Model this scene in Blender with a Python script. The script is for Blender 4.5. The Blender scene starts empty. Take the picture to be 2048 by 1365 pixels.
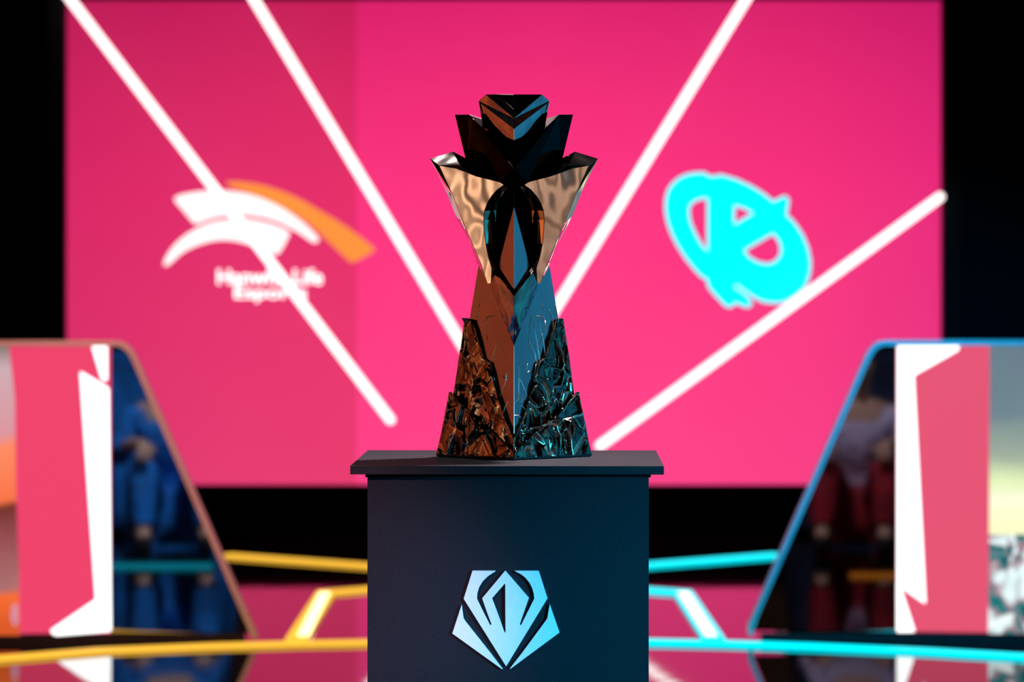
import bpy, bmesh, math, random
from mathutils import Vector, Matrix, noise
from mathutils.geometry import tessellate_polygon

random.seed(7); noise.seed_set(7)
sc = bpy.context.scene
C = sc.collection
PI = math.pi

# ------------------------------------------------------------------ camera
F = 7125.0            # focal length in pixels of the 2048 px frame
HZ = 545.0            # row of the horizon
CZ = 1.35             # camera height
cam_d = bpy.data.cameras.new('camera')
cam = bpy.data.objects.new('camera', cam_d); C.objects.link(cam)
cam.location = (0, 0, CZ); cam.rotation_euler = (PI / 2, 0, 0)
cam_d.sensor_fit = 'HORIZONTAL'; cam_d.sensor_width = 36
cam_d.lens = F / 2048 * 36
cam_d.shift_y = -(1365 / 2 - HZ) / 2048
cam_d.clip_start = 0.1; cam_d.clip_end = 100
cam_d.dof.use_dof = True
cam_d.dof.focus_distance = 6.37
cam_d.dof.aperture_fstop = 4.6
sc.camera = cam

# ------------------------------------------------------------------ world, exposure
w = bpy.data.worlds.new('world'); sc.world = w; w.use_nodes = True
w.node_tree.nodes['Background'].inputs[0].default_value = (0.006, 0.006, 0.008, 1)
w.node_tree.nodes['Background'].inputs[1].default_value = 0.4
sc.view_settings.view_transform = 'Standard'; sc.view_settings.look = 'None'
sc.view_settings.exposure = 0; sc.view_settings.gamma = 1
sc.view_settings.use_curve_mapping = False

# ------------------------------------------------------------------ lamps of the stage and added fill lamps
def aim(o, tgt):
    d = Vector(tgt) - o.location
    o.rotation_euler = d.to_track_quat('-Z', 'Y').to_euler()
def area(name, loc, tgt, size, power, col, sy=None, spread=180):
    l = bpy.data.lights.new(name, 'AREA'); l.energy = power; l.color = col
    l.size = size
    if sy: l.shape = 'RECTANGLE'; l.size_y = sy
    l.spread = math.radians(spread)
    o = bpy.data.objects.new(name, l); C.objects.link(o); o.location = loc; aim(o, tgt)
    return o
def spot(name, loc, tgt, power, col, angle, blend=0.6, r=0.05):
    l = bpy.data.lights.new(name, 'SPOT'); l.energy = power; l.color = col
    l.spot_size = math.radians(angle); l.spot_blend = blend; l.shadow_soft_size = r
    o = bpy.data.objects.new(name, l); C.objects.link(o); o.location = loc; aim(o, tgt)
    return o
TY = 6.46
# invented colour washes on the added side curtains, to tint trophy reflections
spot('reflection_wash_orange', (-0.9, 6.4, 3.9), (-3.4, 7.2, 1.7), 620, (1.0, 0.15, 0.03), 58, 1.0, 0.1)
spot('reflection_wash_blue', (0.9, 6.4, 3.9), (3.4, 7.2, 1.7), 800, (0.0, 0.48, 1.0), 58, 1.0, 0.1)
spot('reflection_accent_orange', (-0.9, 4.6, 4.0), (-3.4, 4.75, 1.8), 1300, (1.0, 0.22, 0.04), 32, 1.0, 0.05)
spot('reflection_accent_blue', (0.9, 4.6, 4.0), (3.4, 4.75, 1.8), 1300, (0.0, 0.62, 0.85), 32, 1.0, 0.05)
spot('reflection_accent_orange', (-0.8, 8.2, 4.2), (-3.4, 8.8, 1.6), 700, (1.0, 0.24, 0.05), 26, 0.8, 0.1)
spot('reflection_accent_blue', (0.8, 8.2, 4.2), (3.4, 8.8, 1.6), 700, (0.0, 0.75, 0.95), 26, 0.8, 0.1)
spot('reflection_wash_warm', (-1.2, 2.2, 3.7), (-3.4, 3.1, 1.5), 2300, (1.0, 0.60, 0.36), 42, 0.8, 0.1)
spot('reflection_wash_warm', (1.2, 2.2, 3.7), (3.4, 3.1, 1.5), 900, (1.0, 0.68, 0.50), 42, 0.8, 0.1)
# added warm light on the unseen wall behind the camera, for reflections
area('front_wall_fill', (0, -1.2, 4.3), (0, -4.0, 2.4), 4.5, 10, (1.0, 0.72, 0.5), 0.5)
# coloured stage spots on the pedestal
spot('pedestal_cyan_light', (2.6, 3.2, 1.5), (0.34, 6.2, 0.62), 1350, (0.0, 0.56, 1.0), 20, 1.0, 0.06)
spot('pedestal_lilac_light', (-1.7, 2.2, 2.4), (-0.30, 6.2, 0.76), 850, (1.0, 0.55, 0.75), 9, 1.0, 0.05)
# key lights from above and behind the trophy
area('key_light', (-1.42, 9.58, 5.0), (0, TY, 1.3), 0.055, 0.6, (1.0, 0.88, 0.88), 0.055, 30)
area('key_light', (1.0, 7.6, 4.4), (0, TY, 1.1), 0.30, 19, (1.0, 0.84, 0.9), 0.30, 40)
# side spots on the desks
spot('desk_light_warm', (-1.2, 9.0, 3.6), (-1.45, 12.9, 0.7), 900, (1.0, 0.34, 0.26), 22, 0.8, 0.1)
spot('desk_light_blue', (1.2, 9.0, 3.6), (1.45, 12.9, 0.7), 1300, (0.0, 0.48, 1.0), 22, 0.8, 0.1)
spot('rear_blue_light', (3.4, 15.6, 0.5), (2.28, 18.1, 0.9), 80, (0.0, 0.4, 1.0), 40, 1.0, 0.1)
# added fill to brighten the two people in the desk-end reflections
spot('side_fill', (-0.9, 10.2, 3.4), (-1.70, 8.4, 0.4), 600, (0.85, 0.92, 1.0), 40, 0.8, 0.1)
spot('side_fill', (0.9, 10.2, 3.4), (1.72, 8.4, 0.4), 320, (1.0, 0.9, 0.95), 40, 0.8, 0.1)

# ------------------------------------------------------------------ materials
def mat(name, col=(0.5, 0.5, 0.5), rough=0.5, metal=0.0, nscale=None, namt=0.06, bump=0.0, bscale=20.0, spec=0.5, ior=1.5, rvar=0.0):
    m = bpy.data.materials.new(name); m.use_nodes = True
    nt = m.node_tree; b = nt.nodes['Principled BSDF']
    b.inputs['Base Color'].default_value = (*col, 1); b.inputs['Roughness'].default_value = rough
    b.inputs['Metallic'].default_value = metal; b.inputs['IOR'].default_value = ior
    b.inputs['Specular IOR Level'].default_value = spec
    tc = nt.nodes.new('ShaderNodeTexCoord')
    n = nt.nodes.new('ShaderNodeTexNoise'); n.inputs['Scale'].default_value = nscale or 40
    n.inputs['Detail'].default_value = 4
    nt.links.new(tc.outputs['Object'], n.inputs['Vector'])
    r = nt.nodes.new('ShaderNodeValToRGB')
    r.color_ramp.elements[0].position = 0.3; r.color_ramp.elements[1].position = 0.7
    r.color_ramp.elements[0].color = (*[c * (1 - namt) for c in col], 1)
    r.color_ramp.elements[1].color = (*[min(1, c * (1 + namt)) for c in col], 1)
    nt.links.new(n.outputs['Fac'], r.inputs['Fac']); nt.links.new(r.outputs['Color'], b.inputs['Base Color'])
    if rvar:
        mr = nt.nodes.new('ShaderNodeMapRange')
        mr.inputs['To Min'].default_value = max(0.0, rough - rvar); mr.inputs['To Max'].default_value = rough + rvar
        nt.links.new(n.outputs['Fac'], mr.inputs['Value']); nt.links.new(mr.outputs['Result'], b.inputs['Roughness'])
    if bump:
        n2 = nt.nodes.new('ShaderNodeTexNoise'); n2.inputs['Scale'].default_value = bscale; n2.inputs['Detail'].default_value = 1.5
        nt.links.new(tc.outputs['Object'], n2.inputs['Vector'])
        bp = nt.nodes.new('ShaderNodeBump'); bp.inputs['Strength'].default_value = 1.0; bp.inputs['Distance'].default_value = bump
        nt.links.new(n2.outputs['Fac'], bp.inputs['Height']); nt.links.new(bp.outputs['Normal'], b.inputs['Normal'])
    return m

def emis(name, col, strength=1.0):
    m = bpy.data.materials.new(name); m.use_nodes = True
    nt = m.node_tree; b = nt.nodes['Principled BSDF']
    b.inputs['Base Color'].default_value = (0.01, 0.01, 0.01, 1); b.inputs['Roughness'].default_value = 0.6
    b.inputs['Specular IOR Level'].default_value = 0.1
    b.inputs['Emission Color'].default_value = (*col, 1); b.inputs['Emission Strength'].default_value = strength
    return m

def screen_mat():
    """pink content of the big LED wall: left module dimmer, lighter towards the bottom"""
    m = emis('pink_screen', (1, 0.05, 0.25)); nt = m.node_tree; b = nt.nodes['Principled BSDF']
    tc = nt.nodes.new('ShaderNodeTexCoord'); sp = nt.nodes.new('ShaderNodeSeparateXYZ')
    nt.links.new(tc.outputs['Object'], sp.inputs[0])
    rz = nt.nodes.new('ShaderNodeValToRGB')          # vertical ramp 0 bottom .. 1 top
    mz = nt.nodes.new('ShaderNodeMapRange'); mz.inputs['From Min'].default_value = 0.26; mz.inputs['From Max'].default_value = 2.75
    nt.links.new(sp.outputs['Z'], mz.inputs['Value']); nt.links.new(mz.outputs['Result'], rz.inputs['Fac'])
    e = rz.color_ramp.elements
    e[0].position = 0.0; e[0].color = (1.00, 0.060, 0.250, 1)
    e[1].position = 1.0; e[1].color = (0.70, 0.016, 0.150, 1)
    k = e.new(0.60); k.color = (0.97, 0.034, 0.215, 1)
    k = e.new(0.80); k.color = (0.86, 0.026, 0.185, 1)
    rx = nt.nodes.new('ShaderNodeValToRGB')
    mx = nt.nodes.new('ShaderNodeMapRange'); mx.inputs['From Min'].default_value = -2.29; mx.inputs['From Max'].default_value = 2.19
    nt.links.new(sp.outputs['X'], mx.inputs['Value']); nt.links.new(mx.outputs['Result'], rx.inputs['Fac'])
    e = rx.color_ramp.elements
    e[0].position = 0.0; e[0].color = (0.72, 0.62, 0.62, 1)
    e[1].position = 1.0; e[1].color = (0.84, 0.70, 0.92, 1)
    k = e.new(0.20); k.color = (0.80, 0.80, 0.68, 1)
    k = e.new(0.332); k.color = (0.82, 0.80, 0.66, 1)
    k = e.new(0.336); k.color = (1.0, 0.95, 0.98, 1)
    k = e.new(0.55); k.color = (1.06, 1.1, 1.05, 1)
    k = e.new(0.85); k.color = (0.96, 0.9, 0.96, 1)
    mm = nt.nodes.new('ShaderNodeMix'); mm.data_type = 'RGBA'; mm.blend_type = 'MULTIPLY'; mm.inputs['Factor'].default_value = 1
    nt.links.new(rz.outputs['Color'], mm.inputs['A']); nt.links.new(rx.outputs['Color'], mm.inputs['B'])
    nt.links.new(mm.outputs['Result'], b.inputs['Emission Color'])
    return m

def art_mat(name, scale, stops, ofs=(0, 0, 0), strength=1.0, stretch=(1, 1, 1), dist=1.5, zband=None):
    """blurred picture content of a desk display"""
    m = emis(name, (1, 1, 1), strength); nt = m.node_tree; b = nt.nodes['Principled BSDF']
    tc = nt.nodes.new('ShaderNodeTexCoord'); mp = nt.nodes.new('ShaderNodeMapping')
    mp.inputs['Location'].default_value = ofs; mp.inputs['Scale'].default_value = stretch
    nt.links.new(tc.outputs['Object'], mp.inputs['Vector'])
    n = nt.nodes.new('ShaderNodeTexNoise'); n.inputs['Scale'].default_value = scale; n.inputs['Detail'].default_value = 2
    n.inputs['Distortion'].default_value = dist
    nt.links.new(mp.outputs['Vector'], n.inputs['Vector'])
    r = nt.nodes.new('ShaderNodeValToRGB'); e = r.color_ramp.elements
    e[0].position = stops[0][0]; e[0].color = (*stops[0][1], 1)
    e[1].position = stops[-1][0]; e[1].color = (*stops[-1][1], 1)
    for p, c in stops[1:-1]:
        k = e.new(p); k.color = (*c, 1)
    nt.links.new(n.outputs['Fac'], r.inputs['Fac']); nt.links.new(r.outputs['Color'], b.inputs['Emission Color'])
    return m

M = {}
M['metal'] = mat('smoked_chrome', (0.74, 0.66, 0.62), 0.045, 1.0, 30, 0.03, 0.004, 13)
M['wing'] = mat('bronze_chrome', (0.80, 0.68, 0.60), 0.05, 1.0, 30, 0.03, 0.009, 7.5)
M['column'] = mat('satin_chrome', (0.72, 0.68, 0.66), 0.16, 1.0, 12, 0.10, 0.0006, 9)
M['keel'] = mat('wavy_chrome', (0.78, 0.66, 0.64), 0.04, 1.0, 60, 0.02, 0.006, 14)
M['shard'] = mat('cast_glass_metal', (0.31, 0.24, 0.20), 0.05, 1.0, 60, 0.2, 0.0003, 90)
M['dark'] = mat('black_chrome', (0.012, 0.010, 0.010), 0.06, 1.0, 30, 0.1, 0.0009, 26)
M['crown'] = mat('dark_chrome', (0.34, 0.29, 0.26), 0.06, 1.0, 30, 0.08, 0.0012, 26)
M['goldvein'] = mat('pale_gold_vein', (0.95, 0.78, 0.58), 0.22, 1.0)
M['vein'] = mat('vein_metal', (0.98, 0.95, 0.93), 0.32, 1.0)
M['foil'] = mat('satin_grey_metal', (0.5, 0.42, 0.42), 0.5, 0.6)
M['foot'] = mat('black_rubber', (0.008, 0.008, 0.008), 0.6)
M['pedestal'] = mat('charcoal_laminate', (0.010, 0.012, 0.017), 0.62, 0, 260, 0.22, spec=0.15)
M['plate'] = mat('charcoal_top', (0.012, 0.011, 0.015), 0.55, 0, 300, 0.15, spec=0.25)
M['emblem'] = mat('silver_emblem', (0.86, 0.86, 0.90), 0.5, 0.1, 90, 0.03)
M['floor'] = mat('gloss_black_floor', (0.006, 0.005, 0.006), 0.035, 0, 3, 0.3, 0.00025, 7, ior=1.4)
M['black'] = mat('matte_black', (0.010, 0.010, 0.011), 0.8, 0, 20, 0.2, spec=0.15)
M['blackgloss'] = mat('black_acrylic', (0.33, 0.34, 0.36), 0.03, 1.0, 5, 0.05)
M['deskbody'] = mat('desk_black', (0.012, 0.012, 0.014), 0.45, 0, 30, 0.2, spec=0.3)
M['rim'] = mat('matt_aluminium', (0.62, 0.60, 0.62), 0.42, 0.15, 40, 0.05)
M['reflection_curtain'] = mat('grey_drape', (0.34, 0.33, 0.33), 0.85, 0, 25, 0.12, spec=0.2)
M['housewall'] = mat('beige_plaster', (0.55, 0.42, 0.32), 0.9, 0, 3, 0.18)
M['screen'] = screen_mat()
M['white_tube'] = emis('white_light_tube', (1.0, 0.86, 0.83), 2.1)
M['amber'] = emis('amber_light', (1.0, 0.53, 0.045), 1.25)
M['amberhot'] = emis('pale_amber_light', (1.0, 0.80, 0.36), 2.6)
M['amberdim'] = emis('dim_amber_light', (1.0, 0.28, 0.02), 0.55)
M['cyandim'] = emis('dim_cyan_light', (0.01, 0.75, 1.0), 0.65)
M['cyan'] = emis('cyan_light', (0.0, 0.88, 1.0), 1.5)
M['cyanhot'] = emis('white_cyan_light', (0.75, 1.0, 1.0), 2.4)
M['logowhite'] = emis('white_graphic', (1.0, 0.88, 0.86), 1.35)
M['logotext'] = emis('white_lettering', (1.0, 0.86, 0.84), 2.0)
M['logoorange'] = emis('orange_graphic', (1.0, 0.28, 0.045), 1.08)
M['logocyan'] = emis('cyan_graphic', (0.0, 0.95, 1.05), 1.35)
M['deskpink'] = emis('rose_panel', (0.86, 0.055, 0.150), 1.0)
M['deskpinkr'] = emis('dusty_rose_panel', (0.80, 0.085, 0.165), 1.0)
M['deskwhite'] = emis('white_panel', (1.0, 1.0, 1.0), 2.0)

# ------------------------------------------------------------------ helpers
def link(name, bm, m, parent=None, smooth=False, bevel=0, sharp=None):
    me = bpy.data.meshes.new(name)
    bmesh.ops.recalc_face_normals(bm, faces=bm.faces[:])
    bm.to_mesh(me); bm.free()
    me.materials.append(m) if not isinstance(m, (list, tuple)) else [me.materials.append(x) for x in m]
    o = bpy.data.objects.new(name, me); C.objects.link(o)
    if parent: o.parent = parent; o.matrix_parent_inverse = Matrix.Translation(parent.location).inverted() if False else Matrix()
    if smooth: me.polygons.foreach_set('use_smooth', [True] * len(me.polygons))
    if bevel:
        b = o.modifiers.new('bevel', 'BEVEL'); b.width = bevel; b.segments = 2; b.limit_method = 'ANGLE'; b.angle_limit = math.radians(20)
    return o
def thing(name, label, cat, loc=(0, 0, 0), rz=0, group=None):
    o = bpy.data.objects.new(name, None); C.objects.link(o); o.location = loc; o.rotation_euler = (0, 0, rz)
    o.empty_display_size = 0.1
    o['label'] = label; o['category'] = cat
    if group: o['group'] = group
    return o
def tag(o, label, cat, group=None):
    o['label'] = label; o['category'] = cat
    if group: o['group'] = group
    return o
def struct(name, bm, m, **k):
    o = link(name, bm, m, **k); o['kind'] = 'structure'; return o
def box(bm, x0, x1, y0, y1, z0, z1):
    v = [bm.verts.new(p) for p in [(x0, y0, z0), (x1, y0, z0), (x1, y1, z0), (x0, y1, z0), (x0, y0, z1), (x1, y0, z1), (x1, y1, z1), (x0, y1, z1)]]
    for f in [(0, 1, 2, 3), (4, 5, 6, 7), (0, 1, 5, 4), (1, 2, 6, 5), (2, 3, 7, 6), (3, 0, 4, 7)]: bm.faces.new([v[i] for i in f])
def boxm(*a):
    bm = bmesh.new(); box(bm, *a); return bm
def at(px, py, Y):                       # measured point of the photo at distance Y
    return Vector(((px - 1024) / F * Y, Y, CZ - (py - HZ) / F * Y))
def prism(loops, y0, y1, org=(0, 0, 0)):
    """flat shape (outer loop + holes, x/z points) given real thickness from y0 to y1"""
    bm = bmesh.new(); O = Vector(org)
    tris = tessellate_polygon([[Vector((x, z, 0)) for x, z in lp] for lp in loops])
    flat = [p for lp in loops for p in lp]
    A = [bm.verts.new(Vector((x, y0, z)) - O) for x, z in flat]; B = [bm.verts.new(Vector((x, y1, z)) - O) for x, z in flat]
    for t in tris:
        try: bm.faces.new([A[i] for i in t]); bm.faces.new([B[i] for i in reversed(t)])
        except ValueError: pass
    k = 0
    for lp in loops:
        n = len(lp)
        for i in range(n):
            j = (i + 1) % n
            try: bm.faces.new([A[k + i], A[k + j], B[k + j], B[k + i]])
            except ValueError: pass
        k += n
    return bm
def pxloop(pts, Y, s=1.0, ox=0, oy=0):
    r = []
    for X, Yp in pts:
        p = at(ox + X / s, oy + Yp / s, Y); r.append((p.x, p.z))
    return r
def smoothloop(pts, n=4, keep=()):
    """Catmull-Rom through the loop"""
    out = []; N = len(pts)
    for i in range(N):
        p0, p1, p2, p3 = (Vector(pts[(i + k) % N]) for k in (-1, 0, 1, 2))
        for t in range(n):
            u = t / n
            q = 0.5 * ((2 * p1) + (-p0 + p2) * u + (2 * p0 - 5 * p1 + 4 * p2 - p3) * u * u + (-p0 + 3 * p1 - 3 * p2 + p3) * u ** 3)
            out.append((q.x, q.y))
    return out
def tube(bm, pts, r, n=6, caps=True):
    pts = [Vector(p) for p in pts]; rings = []
    for i, p in enumerate(pts):
        a = pts[max(i - 1, 0)]; b = pts[min(i + 1, len(pts) - 1)]
        t = (b - a).normalized(); u = t.cross(Vector((0.13, 0.2, 0.97))).normalized(); v = t.cross(u)
        rr = r[i] if isinstance(r, (list, tuple)) else r
        rings.append([bm.verts.new(p + (u * math.cos(2 * PI * k / n) + v * math.sin(2 * PI * k / n)) * rr) for k in range(n)])
    for A, B in zip(rings, rings[1:]):
        for k in range(n): bm.faces.new([A[k], A[(k + 1) % n], B[(k + 1) % n], B[k]])
    if caps: bm.faces.new(rings[0][::-1]); bm.faces.new(rings[-1])
def capsule(bm, a, b, r, n=16):
    a = Vector(a); b = Vector(b); t = (b - a).normalized(); P = []; R = []
    for k in range(7):
        th = PI / 2 * k / 6; P.append(a - t * r * (math.cos(th) - 1) - t * r * 0 + t * 0 - t * 0); R.append(max(r * math.sin(th), 1e-4))
    for k in range(7):
        th = PI / 2 * k / 6; P.append(b + t * r * (math.sin(th) - 1)); R.append(max(r * math.cos(th), 1e-4))
    tube(bm, P, R, n)

# ------------------------------------------------------------------ the setting
WY = 18.35           # back wall plane
struct('floor', boxm(-6, 6, -4.2, 19.0, -0.2, 0), M['floor'])
struct('wall_back', boxm(-6, 6, WY, WY + 0.3, 0, 6.0), M['black'])
struct('wall_left', boxm(-6.2, -6, -4.2, 19, 0, 6.0), M['black'])
struct('wall_right', boxm(6, 6.2, -4.2, 19, 0, 6.0), M['black'])
struct('wall_front', boxm(-6, 6, -4.5, -4.2, 0, 6.0), M['housewall'])
struct('ceiling', boxm(-6.2, 6.2, -4.5, 19, 6.0, 6.2), M['black'])

# unseen side drapes, added to give the trophy something to mirror
def drape(x, y0, y1, h, seed):
    bm = bmesh.new(); rows = []
    n = 260
    for i in range(n + 1):
        y = y0 + (y1 - y0) * i / n
        col = []
        for j in range(9):
            z = 0.01 + h * j / 8
            d = 0.09 * math.sin(y * 13 + 1.3 * math.sin(y * 2.1 + seed)) + 0.03 * math.sin(y * 29 + z)
            col.append(bm.verts.new((x + d * (1 - 0.15 * j / 8), y, z)))
        rows.append(col)
    for A, B in zip(rows, rows[1:]):
        for j in range(8): bm.faces.new([A[j], A[j + 1], B[j + 1], B[j]])
    return bm
tag(link('reflection_curtain', drape(-3.4, 1.5, 11.5, 4.6, 0), M['reflection_curtain'], smooth=True), 'unseen grey curtain in folds, washed orange, left of the pedestal', 'reflection_curtain')
tag(link('reflection_curtain', drape(3.4, 1.5, 11.5, 4.6, 2), M['reflection_curtain'], smooth=True), 'unseen grey curtain in folds, washed blue, right of the pedestal', 'reflection_curtain')

# dark pillars beside the screen
for a, b, nm in ((94, 129, 'slim black pillar along the left edge of the pink screen'),
                 (1886, 1922, 'slim navy black pillar along the right edge of the pink screen'),
                 ):
    x0 = at(a, 0, 18.1).x; x1 = at(b, 0, 18.1).x
    tag(link('pillar', boxm(x0, x1, 18.1, 18.32, 0, 5.0), M['black'], bevel=0.004), nm, 'pillar')

# ------------------------------------------------------------------ big LED screen
SY = 18.20
led = thing('led_screen', 'huge pink stage screen with two team logos, behind the trophy', 'screen', (0, SY, 0))
p0 = at(131, 970, SY); p1 = at(1882, 1, SY)
link('display', boxm(p0.x, p1.x, 0, 0.02, p0.z, p1.z), M['screen'], led)
link('housing', boxm(p0.x - 0.012, p1.x + 0.012, 0.021, 0.12, p0.z - 0.012, p1.z + 0.012), M['black'], led)
def on_screen(name, loops, m, dy=0.004, parent=led, Y=SY):
    bm = prism([[(x, z) for x, z in lp] for lp in loops], -dy, -0.0005)
    return link(name, bm, m, parent)
def c7(pts, n=4): return smoothloop(pxloop(pts, SY, 4.267, 300, 330), n)
on_screen('logo_swoosh', [c7([(212, 300), (250, 262), (400, 232), (600, 222), (800, 242), (980, 297), (1150, 382), (1300, 490), (1400, 585), (1440, 640), (1420, 660), (1380, 655), (1270, 578), (1100, 490), (940, 444), (780, 426), (640, 434), (520, 458), (405, 500), (370, 490), (290, 395)])], M['logowhite'])
on_screen('logo_swoosh', [c7([(118, 850), (150, 770), (230, 665), (350, 572), (500, 500), (650, 468), (800, 462), (950, 482), (1080, 520), (1180, 568), (1185, 600), (1110, 740), (1070, 762), (1010, 742), (850, 680), (700, 645), (560, 645), (420, 680), (290, 740), (200, 815), (150, 858)])], M['logowhite'])
on_screen('logo_swoosh', [c7([(650, 152), (700, 143), (800, 148), (1000, 184), (1250, 278), (1450, 392), (1650, 512), (1820, 635), (1912, 712), (1900, 745), (1750, 825), (1700, 820), (1560, 690), (1400, 540), (1250, 430), (1050, 320), (850, 240), (700, 188)])], M['logoorange'])['label'] = 'orange logo arc'
def text_obj(name, s, cx, cy, wpx, hpx, m):
    cu = bpy.data.curves.new(name, 'FONT'); cu.body = s; cu.align_x = 'CENTER'; cu.align_y = 'CENTER'; cu.size = 1; cu.offset = 0.018
    t = bpy.data.objects.new('t', cu); C.objects.link(t)
    bpy.context.view_layer.update()
    me = bpy.data.meshes.new_from_object(t.evaluated_get(bpy.context.evaluated_depsgraph_get()))
    bpy.data.objects.remove(t)
    xs = [v.co.x for v in me.vertices]; ys = [v.co.y for v in me.vertices]
    mx = (min(xs) + max(xs)) / 2; my = (min(ys) + max(ys)) / 2
    kx = wpx / F * SY / (max(xs) - min(xs)); ky = hpx / F * SY / (max(ys) - min(ys))
    c = at(cx, cy, SY)
    for v in me.vertices: v.co = Vector((c.x + (v.co.x - mx) * kx, -0.003, c.z + (v.co.y - my) * ky))
    bm = bmesh.new(); bm.from_mesh(me)
    r = bmesh.ops.extrude_face_region(bm, geom=bm.faces[:])
    for v in r['geom']:
        if isinstance(v, bmesh.types.BMVert): v.co.y = -0.0006
    o = link(name, bm, m, led); return o
text_obj('logo_text', 'Hanwha Life', 540, 554, 210, 31, M['logotext'])
text_obj('logo_text', 'Esports', 541, 589, 144, 32, M['logotext'])
K = [(465, 108), (400, 108), (320, 120), (250, 150), (190, 200), (150, 260), (130, 340), (128, 430), (145, 530), (180, 630), (230, 730), (300, 840), (380, 940), (450, 1010), (485, 1022), (495, 1085), (540, 1140), (600, 1205), (650, 1255), (690, 1260), (715, 1240), (725, 1222), (770, 1240), (830, 1263), (865, 1243), (868, 1215), (840, 1170), (782, 1122), (728, 1088), (733, 1066), (800, 1116), (880, 1172), (960, 1213), (1050, 1225), (1130, 1220), (1200, 1190), (1270, 1140), (1320, 1090), (1350, 1030), (1370, 950), (1372, 860), (1350, 750), (1310, 650), (1260, 570), (1200, 495), (1165, 475), (1175, 420), (1188, 350), (1170, 315), (1140, 308), (1090, 335), (1045, 352), (1025, 330), (960, 280), (860, 220), (740, 165), (640, 135), (590, 124), (570, 137), (500, 137), (485, 118)]
h1 = [(488, 330), (430, 335), (370, 360), (338, 400), (335, 460), (350, 540), (390, 630), (440, 720), (488, 775)]
h2 = [(722, 392), (722, 545), (875, 455), (800, 415)]
h3 = [(1050, 632), (805, 775), (850, 830), (920, 870), (1000, 887), (1060, 870), (1105, 820), (1115, 770), (1100, 700)]
on_screen('logo_mark', [pxloop(q, SY, 4.267, 1300, 320) for q in (K, h1, h2, h3)], M['logocyan'])['label'] = 'cyan round logo with three cut-outs'

# ------------------------------------------------------------------ white light tubes hanging before the screen
TBY = 18.0
for (a, b, lb) in (((128, -18), (786, 847), 'white light tube crossing the arc logo, leftmost of the four on the screen'),
                   ((498, -18), (985, 790), 'white light tube slanting down to the left of the trophy from the top'),
                   ((1502, -18), (1060, 700), 'white light tube slanting down to the right of the trophy from the top'),
                   ((1887, 389), (1193, 897), 'white light tube below the cyan logo, lowest on the right')):
    bm = bmesh.new(); A = at(*a, TBY); B = at(*b, TBY)
    o = A.copy()
    capsule(bm, A - o, B - o, 8.7 / F * TBY)
    t = thing('light_tube', lb, 'light', o, 0, 'white light tubes before the screen')
    link('diffuser', bm, M['white_tube'], t, smooth=True)
    d = (B - A)
    for q in (0.2, 0.8):
        bm = bmesh.new(); p = d * q; tube(bm, [p + Vector((0, 0.02, 0)), p + Vector((0, 0.19, 0))], 0.006, 8)
        link('bracket', bm, M['black'], t)

# ------------------------------------------------------------------ light strips on the floor
def ground(px, py):
    Y = CZ * F / (py - HZ); return Vector(((px - 1024) / F * Y, Y, 0))
def strip(name, pts, m, label, grp, width=0.08, h=0.014, hot=None):
    P = [ground(*p) for p in pts]; o = P[0].copy()
    t = thing(name, label, 'light', o, 0, grp)
    def rib(PP, wd, z0, z1):
        bm = bmesh.new(); L = []; n = len(PP)
        for i, p in enumerate(PP):
            a = PP[max(i - 1, 0)]; b = PP[min(i + 1, n - 1)]
            if 0 < i < n - 1:
                t1 = (p - a).normalized(); t2 = (b - p).normalized(); tt = (t1 + t2).normalized()
                k = 1 / max(0.5, tt.dot(t1))
            else: tt = (b - a).normalized(); k = 1
            nn = Vector((-tt.y, tt.x, 0)) * wd / 2 * k
            L.append((p - o + nn, p - o - nn))
        up = [[bm.verts.new(q + Vector((0, 0, z1))) for q in l] for l in L]
        dn = [[bm.verts.new(q + Vector((0, 0, z0))) for q in l] for l in L]
        for i in range(n - 1):
            bm.faces.new([up[i][0], up[i][1], up[i + 1][1], up[i + 1][0]]); bm.faces.new([dn[i][0], dn[i + 1][0], dn[i + 1][1], dn[i][1]])
            for s in (0, 1): bm.faces.new([up[i][s], up[i + 1][s], dn[i + 1][s], dn[i][s]])
        for i in (0, n - 1): bm.faces.new([up[i][0], up[i][1], dn[i][1], dn[i][0]])
        return bm
    link('diffuser', rib(P, width, 0.001, h), m, t, bevel=0.004)
    link('base_channel', rib(P, width + 0.006, 0.0, 0.0012), M['black'], t)
    if hot:
        k, mm = hot
        PP = [P[k], P[k + 1]] if isinstance(k, int) else [ground(*q) for q in k]
        link('bright_core', rib(PP, width * 0.55, h + 0.0002, h + 0.0015), mm, t)['label'] = 'brighter core along the diffuser'
    return t
g1 = 'amber floor light strips'; g2 = 'cyan floor light strips'
strip('light_strip', [(-500, 1366), (-250, 1343), (0, 1322), (200, 1306), (420, 1297), (600, 1292), (760, 1289), (1000, 1288)], M['amber'], 'amber light strip curving across the floor in front of the left desk', g1)
strip('light_strip', [(452, 1114), (900, 1147)], M['amber'], 'amber floor light strip far back, starting at the slanted end of the left desk', g1)
strip('light_strip', [(592, 1284), (652, 1189), (900, 1169)], M['amber'], 'bent amber floor light strip between left desk and pedestal, pale bright leg', g1, hot=([(606, 1281), (650, 1192)], M['amberhot']))
strip('light_strip', [(2548, 1360), (2300, 1339), (2048, 1318), (1850, 1307), (1620, 1297), (1440, 1291), (1290, 1288), (1040, 1288)], M['cyan'], 'cyan light strip curving across the floor in front of the right desk', g2)
strip('light_strip', [(1558, 1113), (1130, 1146)], M['cyan'], 'cyan floor light strip far back, ending at the slanted end of the right desk', g2)
strip('light_strip', [(1428, 1283), (1366, 1189), (1130, 1171)], M['cyan'], 'bent cyan floor light strip between pedestal and right desk, white bright leg', g2, hot=([(1423, 1281), (1366, 1192)], M['cyanhot']))
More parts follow.
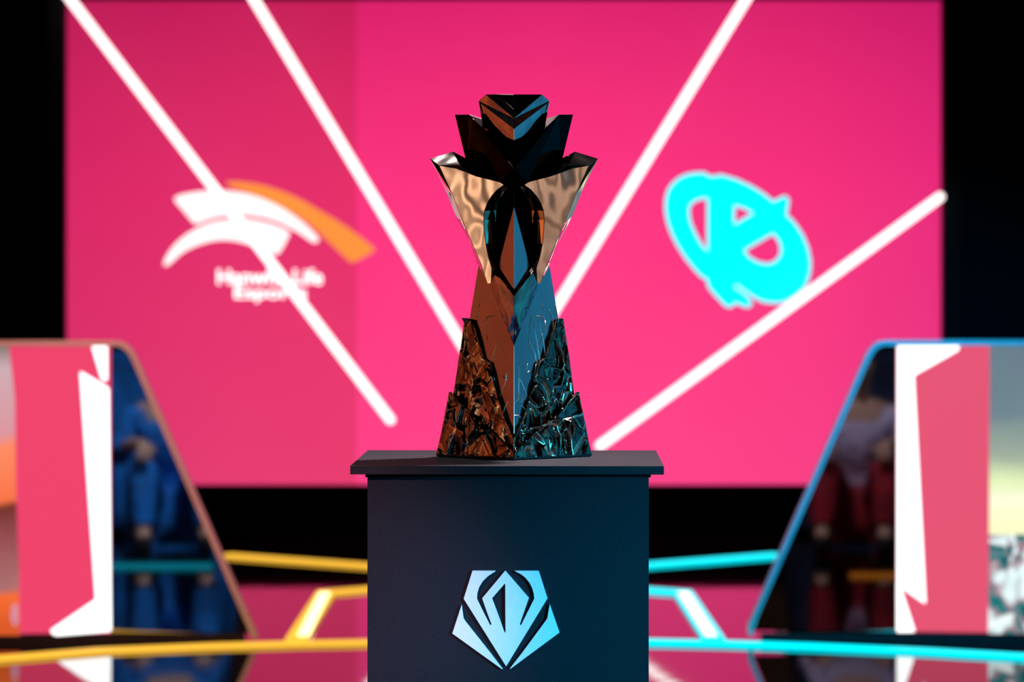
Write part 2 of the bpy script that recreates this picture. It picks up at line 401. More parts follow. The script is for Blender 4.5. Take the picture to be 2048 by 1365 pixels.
# strips nearer the audience, seen only mirrored in the desk ends
for x0, x1, y, m, lb, g in ((-2.6, -1.37, 9.6, 'cyan', 'cyan floor light strip near the audience, mirrored in the left desk end', g2), (1.50, 2.6, 10.1, 'amber', 'amber floor light strip near the audience, mirrored in the right desk end', g1)):
    t = thing('light_strip', lb, 'light', (x0, y, 0), 0, g)
    link('diffuser', boxm(0, x1 - x0, -0.04, 0.04, 0.001, 0.014), M[m + 'dim'], t)
    link('base_channel', boxm(-0.003, x1 - x0 + 0.003, -0.043, 0.043, 0, 0.0012), M['black'], t)

# ------------------------------------------------------------------ desks
DY = 12.95
def desk(side, label, sil, seam, rimpts, whites, pinkx, artm, pinkm, extra):
    c = at(sil[0][0], 1286, DY)
    root = thing('player_desk', label, 'desk', (c.x, DY, 0), 0)
    O = (c.x, 0, 0)
    def loc(px, py, Y=DY):
        p = at(px, py, DY); return (p.x, p.z)
    L = [loc(*p) for p in sil]
    inn = [(x - side * (0.0 if abs(x) > 2.6 else 0.13), z - (0.03 if z > 0.5 else 0)) for x, z in L]
    link('body', prism([inn], 0.03, 0.70, O), M['deskbody'], root)
    # plinth
    xs = [p[0] for p in L]
    link('plinth', boxm(min(xs) - c.x + 0.03 + (0.1 if side < 0 else 0), max(xs) - c.x - 0.03 - (0.1 if side > 0 else 0), 0.05, 0.68, 0.0, 0.06), M['deskbody'], root)
    link('base_board', boxm(min(xs) - c.x + (0.03 if side < 0 else 0), max(xs) - c.x - (0.03 if side > 0 else 0), 0.005, 0.045, 0.0, 0.036), M['deskbody'], root)
    # front display
    e = link('display', prism([[loc(*p) for p in pinkx]], 0.0, 0.03, O), pinkm, root)
    for q in whites: link('display_graphic', prism([[loc(*p) for p in q]], -0.003, -0.0005, O), M['deskwhite'], root)['label'] = 'white angular shape on the display'
    for q, m in extra: link('display_picture', prism([[loc(*p) for p in q]], -0.002, -0.0005, O), m, root)
    link('end_panel', prism([[loc(*p) for p in seam]], 0.0, 0.03, O), M['blackgloss'], root)['label'] = 'dark mirror-gloss slanted end panel'
    # rim
    bm = bmesh.new(); n = len(rimpts); R = [Vector(loc(*p)) for p in rimpts]; wdt = 0.020
    rows = []
    for i, p in enumerate(R):
        a = R[max(i - 1, 0)]; b = R[min(i + 1, n - 1)]; t = (b - a).normalized(); nn = Vector((t.y, -t.x)) * side * wdt
        q = p + nn
        rows.append([bm.verts.new((x - c.x, y, z)) for x, z, y in ((p.x, p.y, -0.012), (q.x, q.y, -0.012), (q.x, q.y, 0.05), (p.x, p.y, 0.05))])
    for A, B in zip(rows, rows[1:]):
        for k in range(4): bm.faces.new([A[k], A[(k + 1) % 4], B[(k + 1) % 4], B[k]])
    bm.faces.new(rows[0]); bm.faces.new(rows[-1][::-1])
    link('edge_trim', bm, M['rim'], root, bevel=0.002)
    return root
def s5(pts): return [(X / 1.936, 660 + Y / 1.936) for X, Y in pts]
def s6(pts): return [(1460 + X / 1.935, 660 + Y / 1.935) for X, Y in pts]
def round_(pts, r=5):
    out = []; n = len(pts)
    for i in range(n):
        p = Vector(pts[i]); a = (Vector(pts[i - 1]) - p); b = (Vector(pts[(i + 1) % n]) - p)
        ra = min(r, a.length * 0.4, b.length * 0.4); A = p + a.normalized() * ra; B = p + b.normalized() * ra
        for t in (0, 0.33, 0.67, 1): out.append(tuple(A * (1 - t) ** 2 + p * 2 * t * (1 - t) + B * t * t))
    return out
def zy(y): return CZ - (y - HZ) * DY / F
def art_z(name, stops, amt, scale, ofs):
    """picture whose colours change with height along wavy borders"""
    m = emis(name, (1, 1, 1)); nt = m.node_tree; b = nt.nodes['Principled BSDF']
    tc = nt.nodes.new('ShaderNodeTexCoord'); mp = nt.nodes.new('ShaderNodeMapping'); mp.inputs['Location'].default_value = ofs
    nt.links.new(tc.outputs['Object'], mp.inputs['Vector'])
    n = nt.nodes.new('ShaderNodeTexNoise'); n.inputs['Scale'].default_value = scale; n.inputs['Detail'].default_value = 1.5
    nt.links.new(mp.outputs['Vector'], n.inputs['Vector'])
    sp = nt.nodes.new('ShaderNodeSeparateXYZ'); nt.links.new(tc.outputs['Object'], sp.inputs[0])
    ma = nt.nodes.new('ShaderNodeMath'); ma.operation = 'MULTIPLY_ADD'; ma.inputs[1].default_value = amt
    nt.links.new(n.outputs['Fac'], ma.inputs[0]); nt.links.new(sp.outputs['Z'], ma.inputs[2])
    mr = nt.nodes.new('ShaderNodeMapRange'); mr.inputs['From Min'].default_value = zy(1275) + amt / 2; mr.inputs['From Max'].default_value = zy(688) + amt / 2
    nt.links.new(ma.outputs[0], mr.inputs['Value'])
    r = nt.nodes.new('ShaderNodeValToRGB'); nt.links.new(mr.outputs['Result'], r.inputs['Fac'])
    st = sorted([((1275 - y) / (1275 - 688), c) for y, c in stops])
    e = r.color_ramp.elements
    e[0].position = st[0][0]; e[0].color = (*st[0][1], 1); e[1].position = st[-1][0]; e[1].color = (*st[-1][1], 1)
    for p, c in st[1:-1]:
        k = e.new(p); k.color = (*c, 1)
    nt.links.new(r.outputs['Color'], b.inputs['Emission Color'])
    return m
artL1 = art_z('picture_left', [(690, (.25, .2, .18)), (740, (.62, .42, .46)), (870, (.72, .30, .34)), (895, (1, .26, .12)), (1000, (.95, .18, .07)), (1012, (.16, .03, .02)), (1070, (.30, .07, .08)), (1180, (.42, .16, .16)), (1200, (.95, .15, .03)), (1265, (.7, .10, .02))], 0.10, 5, (0.3, 0, 0))
artR = art_z('picture_right_sky', [(690, (.14, .20, .24)), (820, (.17, .24, .27)), (900, (.38, .46, .34)), (960, (.80, .92, .50)), (1000, (1, 1, .72)), (1060, (1, 1, .6)), (1275, (.5, .6, .3))], 0.22, 3.5, (0.2, 0, 0))
artR2 = art_mat('picture_right_crystals', 9, [(0.34, (0.01, 0.03, 0.05)), (0.44, (0.02, 0.22, 0.22)), (0.50, (0.40, 0.22, 0.26)), (0.56, (0.75, 0.95, 0.95)), (0.66, (1.1, 1.1, 1.1))], (1, 0, 0), 1.0, (1, 1, 0.7), 0.8)
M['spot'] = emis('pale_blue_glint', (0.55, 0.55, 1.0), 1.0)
desk(1, 'black player desk with rose and white display, at the left edge of the photo',
     [(-620, 690), (240, 690), (256, 698), (268, 716), (506, 1268), (-620, 1275)],
     [(222, 691), (242, 691), (256, 698), (268, 716), (506, 1268), (222, 1266)],
     [(-620, 682), (236, 682), (252, 688), (264, 699), (274, 716), (516, 1276)],
     [round_(s5([(352, 50), (415, 50), (416, 196), (396, 198)])), round_(s5([(310, 160), (422, 226), (431, 1168), (212, 1185), (194, 1166), (372, 1045)]))],
     [(-620, 691), (221, 691), (221, 1267), (-620, 1275)], None, M['deskpink'],
     [([(-620, 692), (18, 692), (30, 800), (32, 980), (38, 1130), (40, 1272), (-620, 1275)], artL1), ([(30 + 9 * math.cos(k * PI / 8), 1230 + 24 * math.sin(k * PI / 8)) for k in range(16)], M['spot'])])
desk(-1, 'black player desk with dusty rose and white display, at the right edge of the photo',
     [(2668, 688), (1768, 688), (1750, 696), (1738, 714), (1506, 1262), (2668, 1275)],
     [(1793, 689), (1768, 689), (1750, 696), (1738, 714), (1506, 1262), (1793, 1264)],
     [(2668, 681), (1768, 681), (1752, 686), (1740, 697), (1730, 714), (1496, 1252), (1497, 1272)],
     [round_(s6([(648, 50), (888, 50), (885, 78), (711, 176), (757, 1062), (646, 985)])), round_(s6([(645, 978), (654, 980), (716, 1170), (645, 1171)]), 4)],
     [(1793, 689), (2668, 689), (2668, 1275), (1793, 1264)], None, M['deskpinkr'],
     [([(1979, 690), (2668, 690), (2668, 1070), (1978, 1070)], artR), ([(1978, 1070), (2668, 1070), (2668, 1275), (1976, 1268)], artR2)])

# ------------------------------------------------------------------ pedestal
PW = 0.542; PT = 1.0155
ped = thing('display_pedestal', 'charcoal display pedestal with overhanging top and silver emblem, under the trophy', 'pedestal', (-0.0046, 6.421, 0), -0.015)
# top plate and body (local: front is -y)
link('top_plate', boxm(-PW / 2, PW / 2, -PW / 2, PW / 2, PT - 0.0150, PT), M['plate'], ped, bevel=0.0006)
link('body', boxm(-0.243, 0.2455, -0.238, 0.238, 0.0, PT - 0.0158), M['pedestal'], ped, bevel=0.0008)
link('edge_lip', boxm(-0.2465, 0.249, -0.2415, 0.2415, PT - 0.0215, PT - 0.0151), M['pedestal'], ped)['label'] = 'thin lip under the top'
def e5(pts, n=None):
    Y = 6.18; r = []
    for X, Yp in pts:
        p = at(880 + X / 5.571, 1120 + Yp / 5.571, Y); r.append((p.x + 0.0008, p.z))
    return r
main = [(410, 122), (312, 435), (785, 1188), (1245, 430), (1147, 122), (878, 122), (905, 138), (950, 160), (1000, 200), (1045, 255), (1075, 315), (1092, 375), (1098, 435), (1020, 590), (952, 728), (940, 728), (938, 715), (985, 580), (1038, 425), (775, 120), (518, 430), (570, 580), (623, 722), (615, 730), (603, 722), (530, 580), (460, 435), (464, 375), (485, 305), (525, 240), (580, 185), (630, 152), (668, 128), (665, 122)]
hole = [(766, 270), (628, 430), (700, 620), (764, 805), (770, 812), (778, 805), (776, 540), (775, 268)]
sl = [(290, 500), (312, 655), (335, 690), (600, 1025), (747, 1217), (735, 1217), (185, 822)]
sr = [(1270, 495), (1378, 810), (835, 1214), (825, 1214), (960, 1040), (1225, 680), (1243, 652)]
for nm, lps in (('emblem_crest', [main, hole]), ('emblem_wing', [sl]), ('emblem_wing', [sr])):
    link(nm, prism([e5(q) for q in lps], -0.2455, -0.2385), M['emblem'], ped, bevel=0.0003)['label'] = 'silver cut-out plate of the emblem'

# ------------------------------------------------------------------ trophy
AX = 4 / F * TY
tr = thing('trophy', 'tall faceted metal trophy with three-tiered crown and cracked base, on the pedestal', 'trophy', (AX, TY, PT))
def T(dx, y, d=0.0):
    Y = TY - d; return Vector((dx * Y / F, -d, max(0.0045, CZ - (y - HZ) * Y / F - PT)))
S = F / TY
def solid(name, V, faces, m, mirror_x=True, back=True, bevel=0.0008, smooth=False, label=None, extra=None):
    """faces name vertices of the right front quarter; mirrored to the left and to the back"""
    bm = bmesh.new(); cache = {}
    def vt(k, sx, sb):
        dx, y, d = V[k]
        p = T(dx, y, d); q = (round(p.x * sx, 6), round(p.y * sb, 6), round(p.z, 6))
        if q not in cache: cache[q] = bm.verts.new(q)
        return cache[q]
    for sx in ((1, -1) if mirror_x else (1,)):
        for sb in ((1, -1) if back else (1,)):
            for f in faces:
                vs = []
                for k in f:
                    v = vt(k, sx, sb)
                    if v not in vs: vs.append(v)
                if len(vs) >= 3:
                    try: bm.faces.new(vs)
                    except ValueError: pass
    if extra: extra(bm)
    o = link(name, bm, m, tr, bevel=bevel, smooth=smooth)
    if label: o['label'] = label
    return o

def hC(y): return 89 + 0.165 * (y - 640)
def hA(y): return 98.5 + 0.150 * (y - 637)
def hB(y): return 130 + 0.200 * (y - 785)
KD = 0.93
def surf(h, dx, y, off=0.0):
    d = max(0.0, (h(y) - abs(dx)) / S * KD) + off
    return T(dx, y, d)
# column
Vc = {'a': (hC(913), 913, 0), 'b': (0, 918, hC(918) / S * KD), 'c': (hC(400), 400, 0), 'd': (0, 400, hC(400) / S * KD), 'e': (0, 913, 0), 'f': (0, 400, 0)}
solid('column', Vc, [('a', 'b', 'd', 'c'), ('a', 'e', 'b'), ('c', 'd', 'f')], M['column'], bevel=0.0007, label='satin four-sided column')
# cracks on the column
R = [[(905, 50), (900, 110), (895, 200), (885, 260), (880, 370)], [(885, 260), (935, 370), (945, 430), (975, 480)], [(910, 50), (985, 60), (1020, 110), (1030, 90)],
     [(920, 100), (965, 340), (985, 440)], [(960, 60), (1000, 230), (1030, 400)], [(1030, 100), (1000, 230), (965, 330)], [(1060, 0), (1085, 70), (1095, 180)],
     [(805, 450), (800, 600), (800, 760), (755, 810)], [(805, 580), (840, 660), (880, 750)], [(830, 720), (820, 810), (860, 860)], [(870, 460), (865, 550), (890, 520)], [(945, 460), (925, 610)],
     [(1140, -45), (1130, 10), (1120, 60)], [(1003, -50), (1010, 60), (1020, 110)], [(755, 900), (800, 905), (820, 930)]]
Lf = [[(470, 0), (440, 70)], [(600, 50), (530, 60), (500, 115)], [(530, 230), (550, 310)], [(620, 260), (580, 390), (545, 480)], [(700, 530), (690, 600), (640, 750)], [(585, 560), (590, 620)],
      [(705, 780), (670, 870), (600, 920)], [(470, -60), (455, -20)], [(690, 600), (665, 560)], [(530, 60), (520, 150), (530, 230)]]
bm = bmesh.new()
for pl in R + Lf:
    for sb in (1, -1):
        pts = []
        for i in range(len(pl) - 1):
            for t in (0, 0.25, 0.5, 0.75) + ((1,) if i == len(pl) - 2 else ()):
                X = pl[i][0] * (1 - t) + pl[i + 1][0] * t; Y = pl[i][1] * (1 - t) + pl[i + 1][1] * t
                dx = 850 + X / 4.267 - 1028 + random.uniform(-0.7, 0.7); y = 620 + Y / 4.267; lim = hC(y) - 1.5; dx = max(-lim, min(lim, dx))
                p = surf(hC, dx, y, 0.0003); p.y *= sb; pts.append(p)
        n = len(pts); rr = [0.0005 + 0.0009 * math.sin(PI * (i + 0.3) / (n - 0.4)) * random.uniform(0.6, 1.2) for i in range(n)]
        tube(bm, pts, rr, 6)
link('column_crack', bm, M['vein'], tr, smooth=True)['label'] = 'bright raised crack lines on the column'

# cracked shard layers
def lerpl(L, y):
    if y <= L[0][1]: return L[0][0]
    for (x0, y0), (x1, y1) in zip(L, L[1:]):
        if y <= y1: return x0 + (x1 - x0) * (y - y0) / max(1e-6, y1 - y0)
    return L[-1][0]
def cellv(c):
    k = c.x * 12.9898 + c.y * 78.233 + c.z * 37.719
    f = lambda a: (math.sin(k * a) * 4375.5453) % 1.0
    return Vector((f(1.0), f(1.7), f(2.3)))
def crack(p, seed):
    q = Vector((p.x * 29 + seed, p.y * 29 + 0.3 * seed, p.z * 20))
    q += 0.30 * noise.noise_vector(q * 1.1)
    dist, pts = noise.voronoi(q)
    e = dist[1] - dist[0]
    c = pts[0]; rv = cellv(c) - Vector((0.5, 0.5, 0.5))
    v = -0.028 * rv.dot(q - c) * min(1.0, e / 0.22)
    q2 = q * 2.1 + Vector((5, 3, 1)); d2, p2 = noise.voronoi(q2)
    v += -0.003 * (cellv(p2[0]) - Vector((0.5, 0.5, 0.5))).dot(q2 - p2[0])
    v += 0.0013 * math.exp(-(e / 0.075) ** 2)
    v += 0.0016 * noise.noise(q * 1.2)
    return v, e
def shard(name, hf, inner, y0, y1, off, seed, label, nx=90):
    bm = bmesh.new(); ny = int((y1 - y0) / 1.3)
    for sx in (1, -1):
        for sb in (1, -1):
            rows = []; er = []
            for j in range(ny + 1):
                y = y0 + (y1 - y0) * j / ny; xo = hf(y); xi = min(lerpl(inner, y), xo)
                row = []; es = [9.0]
                # inner wall first: back to the column
                p = surf(hC, xi, y, -0.001); row.append(p)
                for i in range(nx + 1):
                    t = i / nx; dx = xi + (xo - xi) * t
                    p = surf(hf, dx, y, off)
                    if i == nx: p.y = 0.0
                    w_ = 1.0
                    if xi < 0.5: w_ = 1 - 0.6 * math.exp(-(dx / 3.0) ** 2)
                    pk = Vector((p.x * sx, p.y * sb, p.z))
                    v, ee = crack(pk, seed); v *= w_; es.append(ee)
                    v *= 1 - 0.75 * math.exp(-((1 - t) / 0.07) ** 2) - 0.5 * math.exp(-(t / 0.05) ** 2)
                    nrm = Vector((0.7, -0.7, 0.12))
                    if i == nx: nrm = Vector((0.4, 0, 0.06))
                    p = p + nrm * v
                    if i == 0: edge = p
                    row.append(p)
                rows.append([bm.verts.new((p.x * sx if abs(p.x) > 1e-5 else 0, p.y * sb, p.z)) for p in row]); er.append(es)
            for A, B, ea in zip(rows, rows[1:], er):
                for i in range(len(A) - 1):
                    f = bm.faces.new([A[i], A[i + 1], B[i + 1], B[i]])
                    if ea[i] < 0.030: f.material_index = 1
    bmesh.ops.remove_doubles(bm, verts=bm.verts[:], dist=0.00012)
    o = link(name, bm, [M['shard'], M['goldvein']], tr, smooth=True); o['label'] = label
    return o
inA = [(90, 637.5), (86, 641), (63, 716), (50, 725), (37, 779), (16, 843), (1, 874), (0, 878), (0, 920)]
inB = [(124, 785), (121, 790), (108, 806), (5, 901), (0, 905), (0, 920)]
shard('base_shard_layer', hA, inA, 637.5, 916, 0.003, 3.1, 'upper layer of cracked crystal spikes')
shard('base_shard_layer', hB, inB, 785, 915, 0.002, 8.4, 'lower layer of cracked crystal spikes')
Vf = {'a': (158, 911.5, 0), 'b': (0, 917.5, 0.140), 'c': (154, 915.5, 0), 'd': (0, 922.0, 0.137), 'e': (0, 911.5, 0), 'f': (0, 915.5, 0)}
# foot: keep its underside on the plate
bm = bmesh.new()
r0 = [(0.1445, 0), (0, -0.1345), (-0.1445, 0), (0, 0.1345)]
def diamond(zs, rs):
    rings = [[bm.verts.new((x * k, y * k, z)) for x, y in r0] for z, k in zip(zs, rs)]
    for A, B in zip(rings, rings[1:]):
        for i in range(4): bm.faces.new([A[i], A[(i + 1) % 4], B[(i + 1) % 4], B[i]])
    bm.faces.new(rings[0]); bm.faces.new(rings[-1])
diamond((0.0, 0.002, 0.006), (0.955, 0.98, 0.98))
link('foot', bm, M['foot'], tr, bevel=0.0008)

# cup body below the wings (chest)
Vh = {'a': (44, 536, 0.062), 'b': (47.5, 577, 0.052), 'c': (0, 692, 0.0985), 'd': (0, 594, 0.125), 'e': (30, 520, 0.04),
      'f': (0, 582, 0.112), 'g': (36, 533, 0.062), 'h': (0, 520, 0.03), 'i': (30, 620, 0.02)}
solid('cup_keel', Vh, [('a', 'd', 'c', 'b'), ('a', 'g', 'f', 'd'), ('g', 'h', 'f'), ('b', 'c', 'i')], M['keel'], label='polished V-shaped keel')
# wings
op = [(17, 368, 0.0912), (34, 380, 0.0844), (46, 394, 0.0796), (54, 408, 0.0764), (59, 422, 0.0744), (60.5, 440, 0.0738), (59.5, 460, 0.0742), (57, 488, 0.0752), (51, 516, 0.0776), (44.5, 537, 0.0802)]
_a, _b, _c = T(168, 317.5, 0.0), T(122, 303.5, 0.004), T(150, 331, 0.0381)
_n = (_b - _a).cross(_c - _a).normalized()
_best = min((abs((T(108, 330, k / 2000) - _a).dot(_n)), k / 2000) for k in range(0, 160))
MM = (108, 330, _best[1])
Vw = {'A': (168, 317.5, 0.0), 'B': (122, 303.5, 0.004), 'C': (90, 320, 0.018), 'A2': (150, 331, 0.0381), 't1': (117, 337, 0.0513), 't2': (77, 352, 0.0672),
      's1': (137, 380, 0), 's2': (116.5, 433, 0), 's3': (89.5, 484, 0), 's4': (76, 521, 0.0), 's5': (53.5, 567, 0.0766), 's0': (168, 317.5, 0.0),
      'r1': (124, 388, 0.0485), 'r2': (101, 447, 0.0576), 'r3': (66, 529, 0.0716), 'n1': (46, 567, 0.0796), 'M': MM, 'k0': (30, 330, 0.0), 'k1': (20, 560, 0.0)}
for i, v in enumerate(op): Vw['o%d' % i] = v
ip = [(10, 372, 0.0871), (20, 384, 0.0763), (27, 396, 0.0686), (32, 409, 0.0636), (35.5, 421, 0.0608), (36.5, 440, 0.0599), (36.5, 460, 0.0609), (36.5, 488, 0.0633), (36.5, 514, 0.0692), (35.5, 534, 0.075)]
for i, v in enumerate(ip): Vw['i%d' % i] = v
fw = [('A', 'B', 'M', 'A2'), ('B', 'C', 't2', 'M'), ('M', 't2', 't1', 'A2'), ('A', 'A2', 'r1', 's1'), ('s1', 'r1', 'r2', 's2'), ('s2', 'r2', 'r3', 's4', 's3'), ('s4', 'r3', 's5'),
      ('A2', 't1', 't2', 'o0', 'o1', 'o2', 'o3', 'r1'), ('r1', 'o3', 'o4', 'o5', 'r2'), ('r2', 'o5', 'o6', 'o7', 'o8', 'r3'), ('r3', 'o8', 'o9', 'n1', 's5')]
fw += [('o%d' % i, 'o%d' % (i + 1), 'i%d' % (i + 1), 'i%d' % i) for i in range(9)]
fw += [('o9', 'i9', 'n1')]
solid('cup_wing', Vw, fw, M['wing'], bevel=0.0007, label='pair of flaring polished bronze wings')
# dark core inside the opening
Vk = {'a': (0, 370, 0.062), 'b': (14, 372, 0.048), 'c': (42, 420, 0.022), 'd': (42, 520, 0.026), 'e': (0, 414, 0.062), 'g': (31, 532, 0.045), 'h': (40, 545, 0.035), 'j': (0, 590, 0.085), 'k': (30, 545, 0.05)}
solid('cup_core', Vk, [('a', 'b', 'c', 'e'), ('c', 'd', 'g', 'e'), ('d', 'h', 'g'), ('g', 'h', 'j')], M['dark'], back=True, label='black recessed core between the wings')
Vt = {'a': (0, 412, 0.086), 'b': (31.5, 532, 0.074), 'c': (0, 581, 0.108), 'm': (0, 532, 0.101), 'd': (0, 532, 0.05)}
solid('cup_blade', Vt, [('a', 'm', 'b'), ('m', 'c', 'b'), ('a', 'b', 'd'), ('c', 'b', 'd')], M['column'], back=False, bevel=0.0005, label='kite-shaped blade in the centre')
# middle crown
V2 = {'o': (118.5, 229, 0.0), 'i': (90, 229, 0.030), 'n': (62, 257, 0.050), 'F1': (0, 279, 0.080), 'c': (0, 338, 0.112), 'F2': (0, 375, 0.096), 'x1': (16, 374, 0.094),
      'x2': (27, 366, 0.088), 'x3': (77, 352, 0.064), 'q': (94, 330, 0.0), 'z': (0, 279, 0.0), 'w': (40, 300, 0.0)}
solid('crown_tier', V2, [('o', 'i', 'c', 'x2', 'x3', 'q'), ('c', 'F2', 'x1', 'x2'), ('i', 'n', 'F1', 'c'), ('n', 'F1', 'z', 'w'), ('i', 'n', 'w'), ('o', 'i', 'w')], M['dark'], bevel=0.0006, label='dark middle crown tier with two outer points')
# rear inner facets of that tier
for sx in (1, -1):
    bm = bmesh.new()
    q = [T(90, 229, -0.030), T(64, 238, -0.035), T(58, 262, -0.030), T(88, 262, -0.030)]
    A = [bm.verts.new((p.x * sx, p.y, p.z)) for p in q]; B = [bm.verts.new((p.x * sx, p.y + 0.006, p.z)) for p in q]
    bm.faces.new(A); bm.faces.new(B[::-1])
    for k in range(4): bm.faces.new([A[k], A[(k + 1) % 4], B[(k + 1) % 4], B[k]])
    link('crown_facet', bm, M['foil'], tr, bevel=0.0004)
# top crown
V1 = {'t': (56, 189, 0.028), 'tm': (0, 189, 0.024), 'rt': (50, 189.5, -0.04), 'rm': (0, 189.5, -0.04), 's': (70.5, 202.5, 0.016), 'F0': (0, 236, 0.078), 'F1': (0, 258, 0.088), 's2': (61.5, 257, 0.020), 'F2': (0, 281, 0.088), 'g': (66, 207, 0.026), 'g2': (54, 258, 0.034),
      'bt': (60, 260, -0.04), 'b0': (0, 281, -0.04)}
solid('crown_top', V1, [('t', 'tm', 'F0'), ('t', 'F0', 'F1', 'g', 's'), ('g', 'F1', 'F2', 'g2'), ('s', 'g', 'g2', 's2'), ('t', 'tm', 'rm', 'rt'), ('t', 's', 's2', 'bt', 'rt'), ('rt', 'bt', 'b0', 'rm'), ('s2', 'g2', 'F2', 'b0', 'bt')],
      M['metal'], back=False, bevel=0.0006, label='faceted top crown piece')
bm = bmesh.new()
def topf(dx, y):                       # on the sloping top face
    t = (y - 189) / 47.0; return T(dx, y - 0.3, 0.024 + t * 0.054 + 0.0002)
tube(bm, [topf(-34, 189.5), topf(-1, 219)], 0.0005, 6); tube(bm, [topf(-34, 190), topf(-1, 190)], 0.0009, 6)  # second tube imitates the highlight along the back edge
link('crown_groove_highlight', bm, M['vein'], tr)['label'] = 'thin bright groove line and modelled back-edge highlight on the top face'

# ------------------------------------------------------------------ added unseen blocker behind the camera and people at the sides (seen mirrored in the desk ends)
t = thing('reflection_blocker', 'unseen low black panel, added to keep the beige wall out of the desk reflections', 'barrier', (0, -3.6, 0))
link('panel', boxm(-5.8, 5.8, -0.04, 0.04, 0, 1.25), M['black'], t); link('blocker_foot', boxm(-5.8, 5.8, -0.2, 0.3, 0, 0.05), M['black'], t)
M['skin'] = mat('skin', (0.55, 0.32, 0.24), 0.55, 0, 30, 0.06)
M['hair'] = mat('dark_hair', (0.02, 0.014, 0.01), 0.6)
M['bluecloth'] = mat('blue_cloth', (0.0, 0.15, 0.55), 0.85, 0, 9, 0.35, 0.02, 14)
M['navycloth'] = mat('navy_cloth', (0.01, 0.03, 0.10), 0.85, 0, 9, 0.3, 0.02, 14)
M['redcloth'] = mat('dark_red_cloth', (0.30, 0.004, 0.02), 0.85, 0, 9, 0.3, 0.02, 14)
M['palecloth'] = mat('lilac_cloth', (0.55, 0.50, 0.75), 0.85, 0, 9, 0.2, 0.02, 14)
def skin(name, chains, m, parent, root=0, lv=2):
    """one continuous skinned surface: chains of (point, radius) that share points"""
    V = []; E = []; Rr = []; idx = {}
    for ch in chains:
        prev = None
        for p, r in ch:
            k = tuple(round(c, 4) for c in p)
            if k not in idx: idx[k] = len(V); V.append(p); Rr.append(r)
            if prev is not None: E.append((prev, idx[k]))
            prev = idx[k]
    me = bpy.data.meshes.new(name); me.from_pydata(V, E, []); me.materials.append(m)
    o = bpy.data.objects.new(name, me); C.objects.link(o)
    if parent: o.parent = parent
    md = o.modifiers.new('skin', 'SKIN')
    for i, r in enumerate(Rr): me.skin_vertices[0].data[i].radius = (r, r) if not isinstance(r, tuple) else r
    me.skin_vertices[0].data[root].use_root = True
    md.use_smooth_shade = True
    sb = o.modifiers.new('sub', 'SUBSURF'); sb.levels = lv; sb.render_levels = lv
    return o
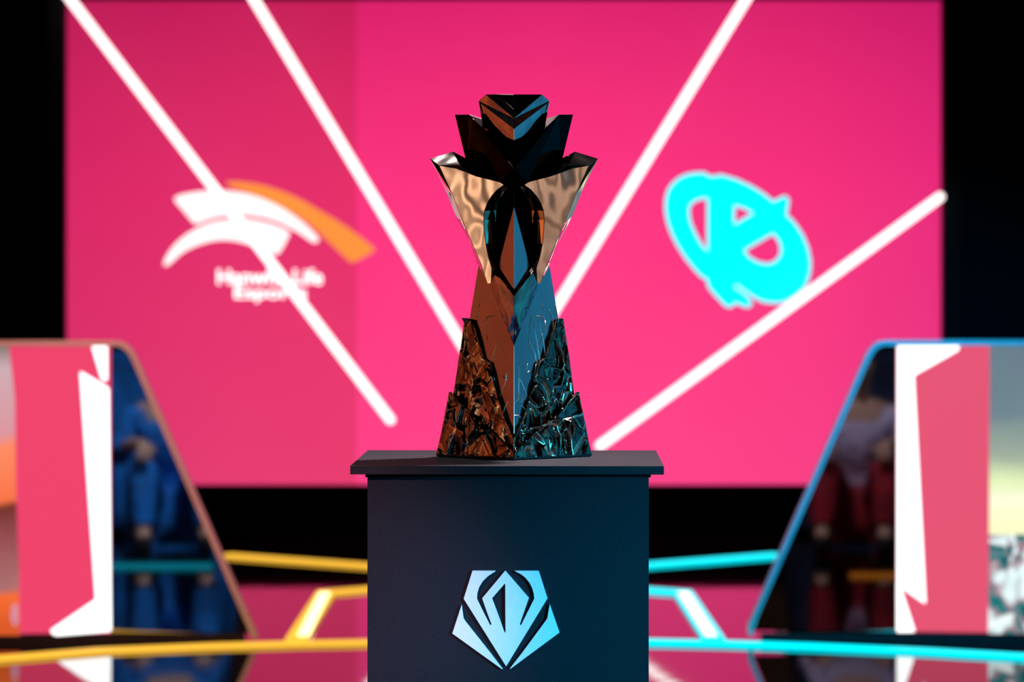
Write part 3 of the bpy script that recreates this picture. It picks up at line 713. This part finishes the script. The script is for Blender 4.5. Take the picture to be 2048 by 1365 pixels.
def seated(loc, rz, label, top, legs):
    hip = (0, 0, .16); ches = (0, -.08, .55); nk = (0, -.11, .73); sh = (0, -.09, .66)
    ch = [[(hip, .14), ((0, .0, .31), .125), ((0, -.04, .43), .135), (ches, .14), (sh, .09), (nk, .055), ((0, -.13, .80), .058), ((0, -.14, .87), .088), ((0, -.14, .95), .07)]]
    for s_ in (1, -1):
        ch.append([(sh, .09), ((s_ * .18, -.08, .64), .058), ((s_ * .27, -.16, .44), .045), ((s_ * .20, -.36, .52), .034), ((s_ * .16, -.44, .525), .028), ((s_ * .145, -.50, .52), .030)])
        for k in range(4):
            x = s_ * (.115 + .018 * k)
            ch.append([((s_ * .145, -.50, .52), .030), ((x, -.545, .505), .0095), ((x, -.57, .475), .0085), ((x, -.575, .445), .0075)])
        ch.append([((s_ * .16, -.44, .525), .028), ((s_ * .105, -.48, .51), .011), ((s_ * .09, -.52, .49), .009)])
        ch.append([(hip, .14), ((s_ * .10, -.06, .16), .095), ((s_ * .15, -.46, .42), .062), ((s_ * .15, -.54, .24), .055), ((s_ * .15, -.60, .10), .038), ((s_ * .15, -.66, .045), .033), ((s_ * .15, -.76, .03), .026)])
    body = skin('person', ch, M['skin'], None)
    body.location = loc; body.rotation_euler = (0, 0, rz); tag(body, label, 'person')
    J = [[((0, .0, .19), .16), ((0, .0, .33), .15), ((0, -.04, .45), .16), (ches, .165), (sh, .105)]]
    P = [[(hip, .155)]]
    for s_ in (1, -1):
        J.append([(sh, .105), ((s_ * .18, -.08, .64), .078), ((s_ * .27, -.16, .44), .066), ((s_ * .205, -.34, .515), .048)])
        P.append([(hip, .155), ((s_ * .10, -.06, .17), .115), ((s_ * .15, -.46, .42), .083), ((s_ * .15, -.54, .24), .072), ((s_ * .15, -.59, .11), .058)])
    skin('jacket', J, M[top], body); skin('trousers', P, M[legs], body)
    skin('hair', [[((0, -.10, .88), .085), ((0, -.11, .97), .085), ((0, -.18, 1.0), .05)]], M['hair'], body)
    for s_ in (1, -1): skin('shoe', [[((s_ * .15, -.59, .06), .05), ((s_ * .15, -.66, .05), .048), ((s_ * .15, -.77, .04), .036)]], M['black'], body)
    for s_ in (1, -1):
        bm = bmesh.new(); bmesh.ops.create_uvsphere(bm, u_segments=10, v_segments=8, radius=.012, matrix=Matrix.Translation((s_ * .032, -.222, .885)))
        link('eye', bm, M['hair'], body, smooth=True)
    bm = bmesh.new(); tube(bm, [(0, -.22, .89), (0, -.245, .845), (0, -.22, .84)], [.008, .014, .010], 8); link('nose', bm, M['skin'], body, smooth=True)
seated((-1.70, 8.3, 0.0), PI - 0.15, 'person in blue jacket and blue trousers, sitting on the floor at the left side', 'bluecloth', 'bluecloth')
seated((1.72, 8.3, 0.0), PI + 0.15, 'person in dark red trousers and lilac jacket, sitting on the floor at the right side', 'palecloth', 'redcloth')

M['greycloth'] = mat('navy_cover', (0.012, 0.02, 0.07), 0.85, 0, 9, 0.3, 0.02, 12)
def added_case(x, y, m, label):  # out of view, put in to fill the desk-end mirrors with colour
    """added case under a loose cloth"""
    t = thing('added_case', label, 'case', (x, y, 0))
    link('case', boxm(-0.42, 0.42, -0.25, 0.25, 0.0, 0.92), M['black'], t, bevel=0.01)
    bm = bmesh.new(); rows = []; n = 120
    for j in range(26):
        u = j / 25; row = []
        for i in range(n):
            a = 2 * PI * i / n; ca, sa = math.cos(a), math.sin(a)
            k = 1 / max(abs(ca) / 0.46, abs(sa) / 0.29)
            if u < 0.3: r = u / 0.3; z = 0.945 + 0.01 * math.sin(5 * a) * r; f = 0
            else: r = 1; z = 0.945 - (u - 0.3) / 0.7 * 0.90; f = (u - 0.3) / 0.7
            fold = f * (0.03 * math.sin(17 * a + 3 * f) + 0.02 * math.sin(7 * a + 5 * f) + 0.04)
            row.append(bm.verts.new((ca * (k * r + fold), sa * (k * r + fold), z)))
        rows.append(row)
    for A, B in zip(rows, rows[1:]):
        for i in range(n): bm.faces.new([A[i], A[(i + 1) % n], B[(i + 1) % n], B[i]])
    bmesh.ops.remove_doubles(bm, verts=bm.verts[:], dist=0.0005)
    link('cover', bm, M[m], t, smooth=True)
added_case(-1.95, 7.35, 'bluecloth', 'unseen case under a loose blue cover, left of the pedestal')
added_case(1.95, 7.35, 'greycloth', 'unseen case under a loose navy cover, right of the pedestal')
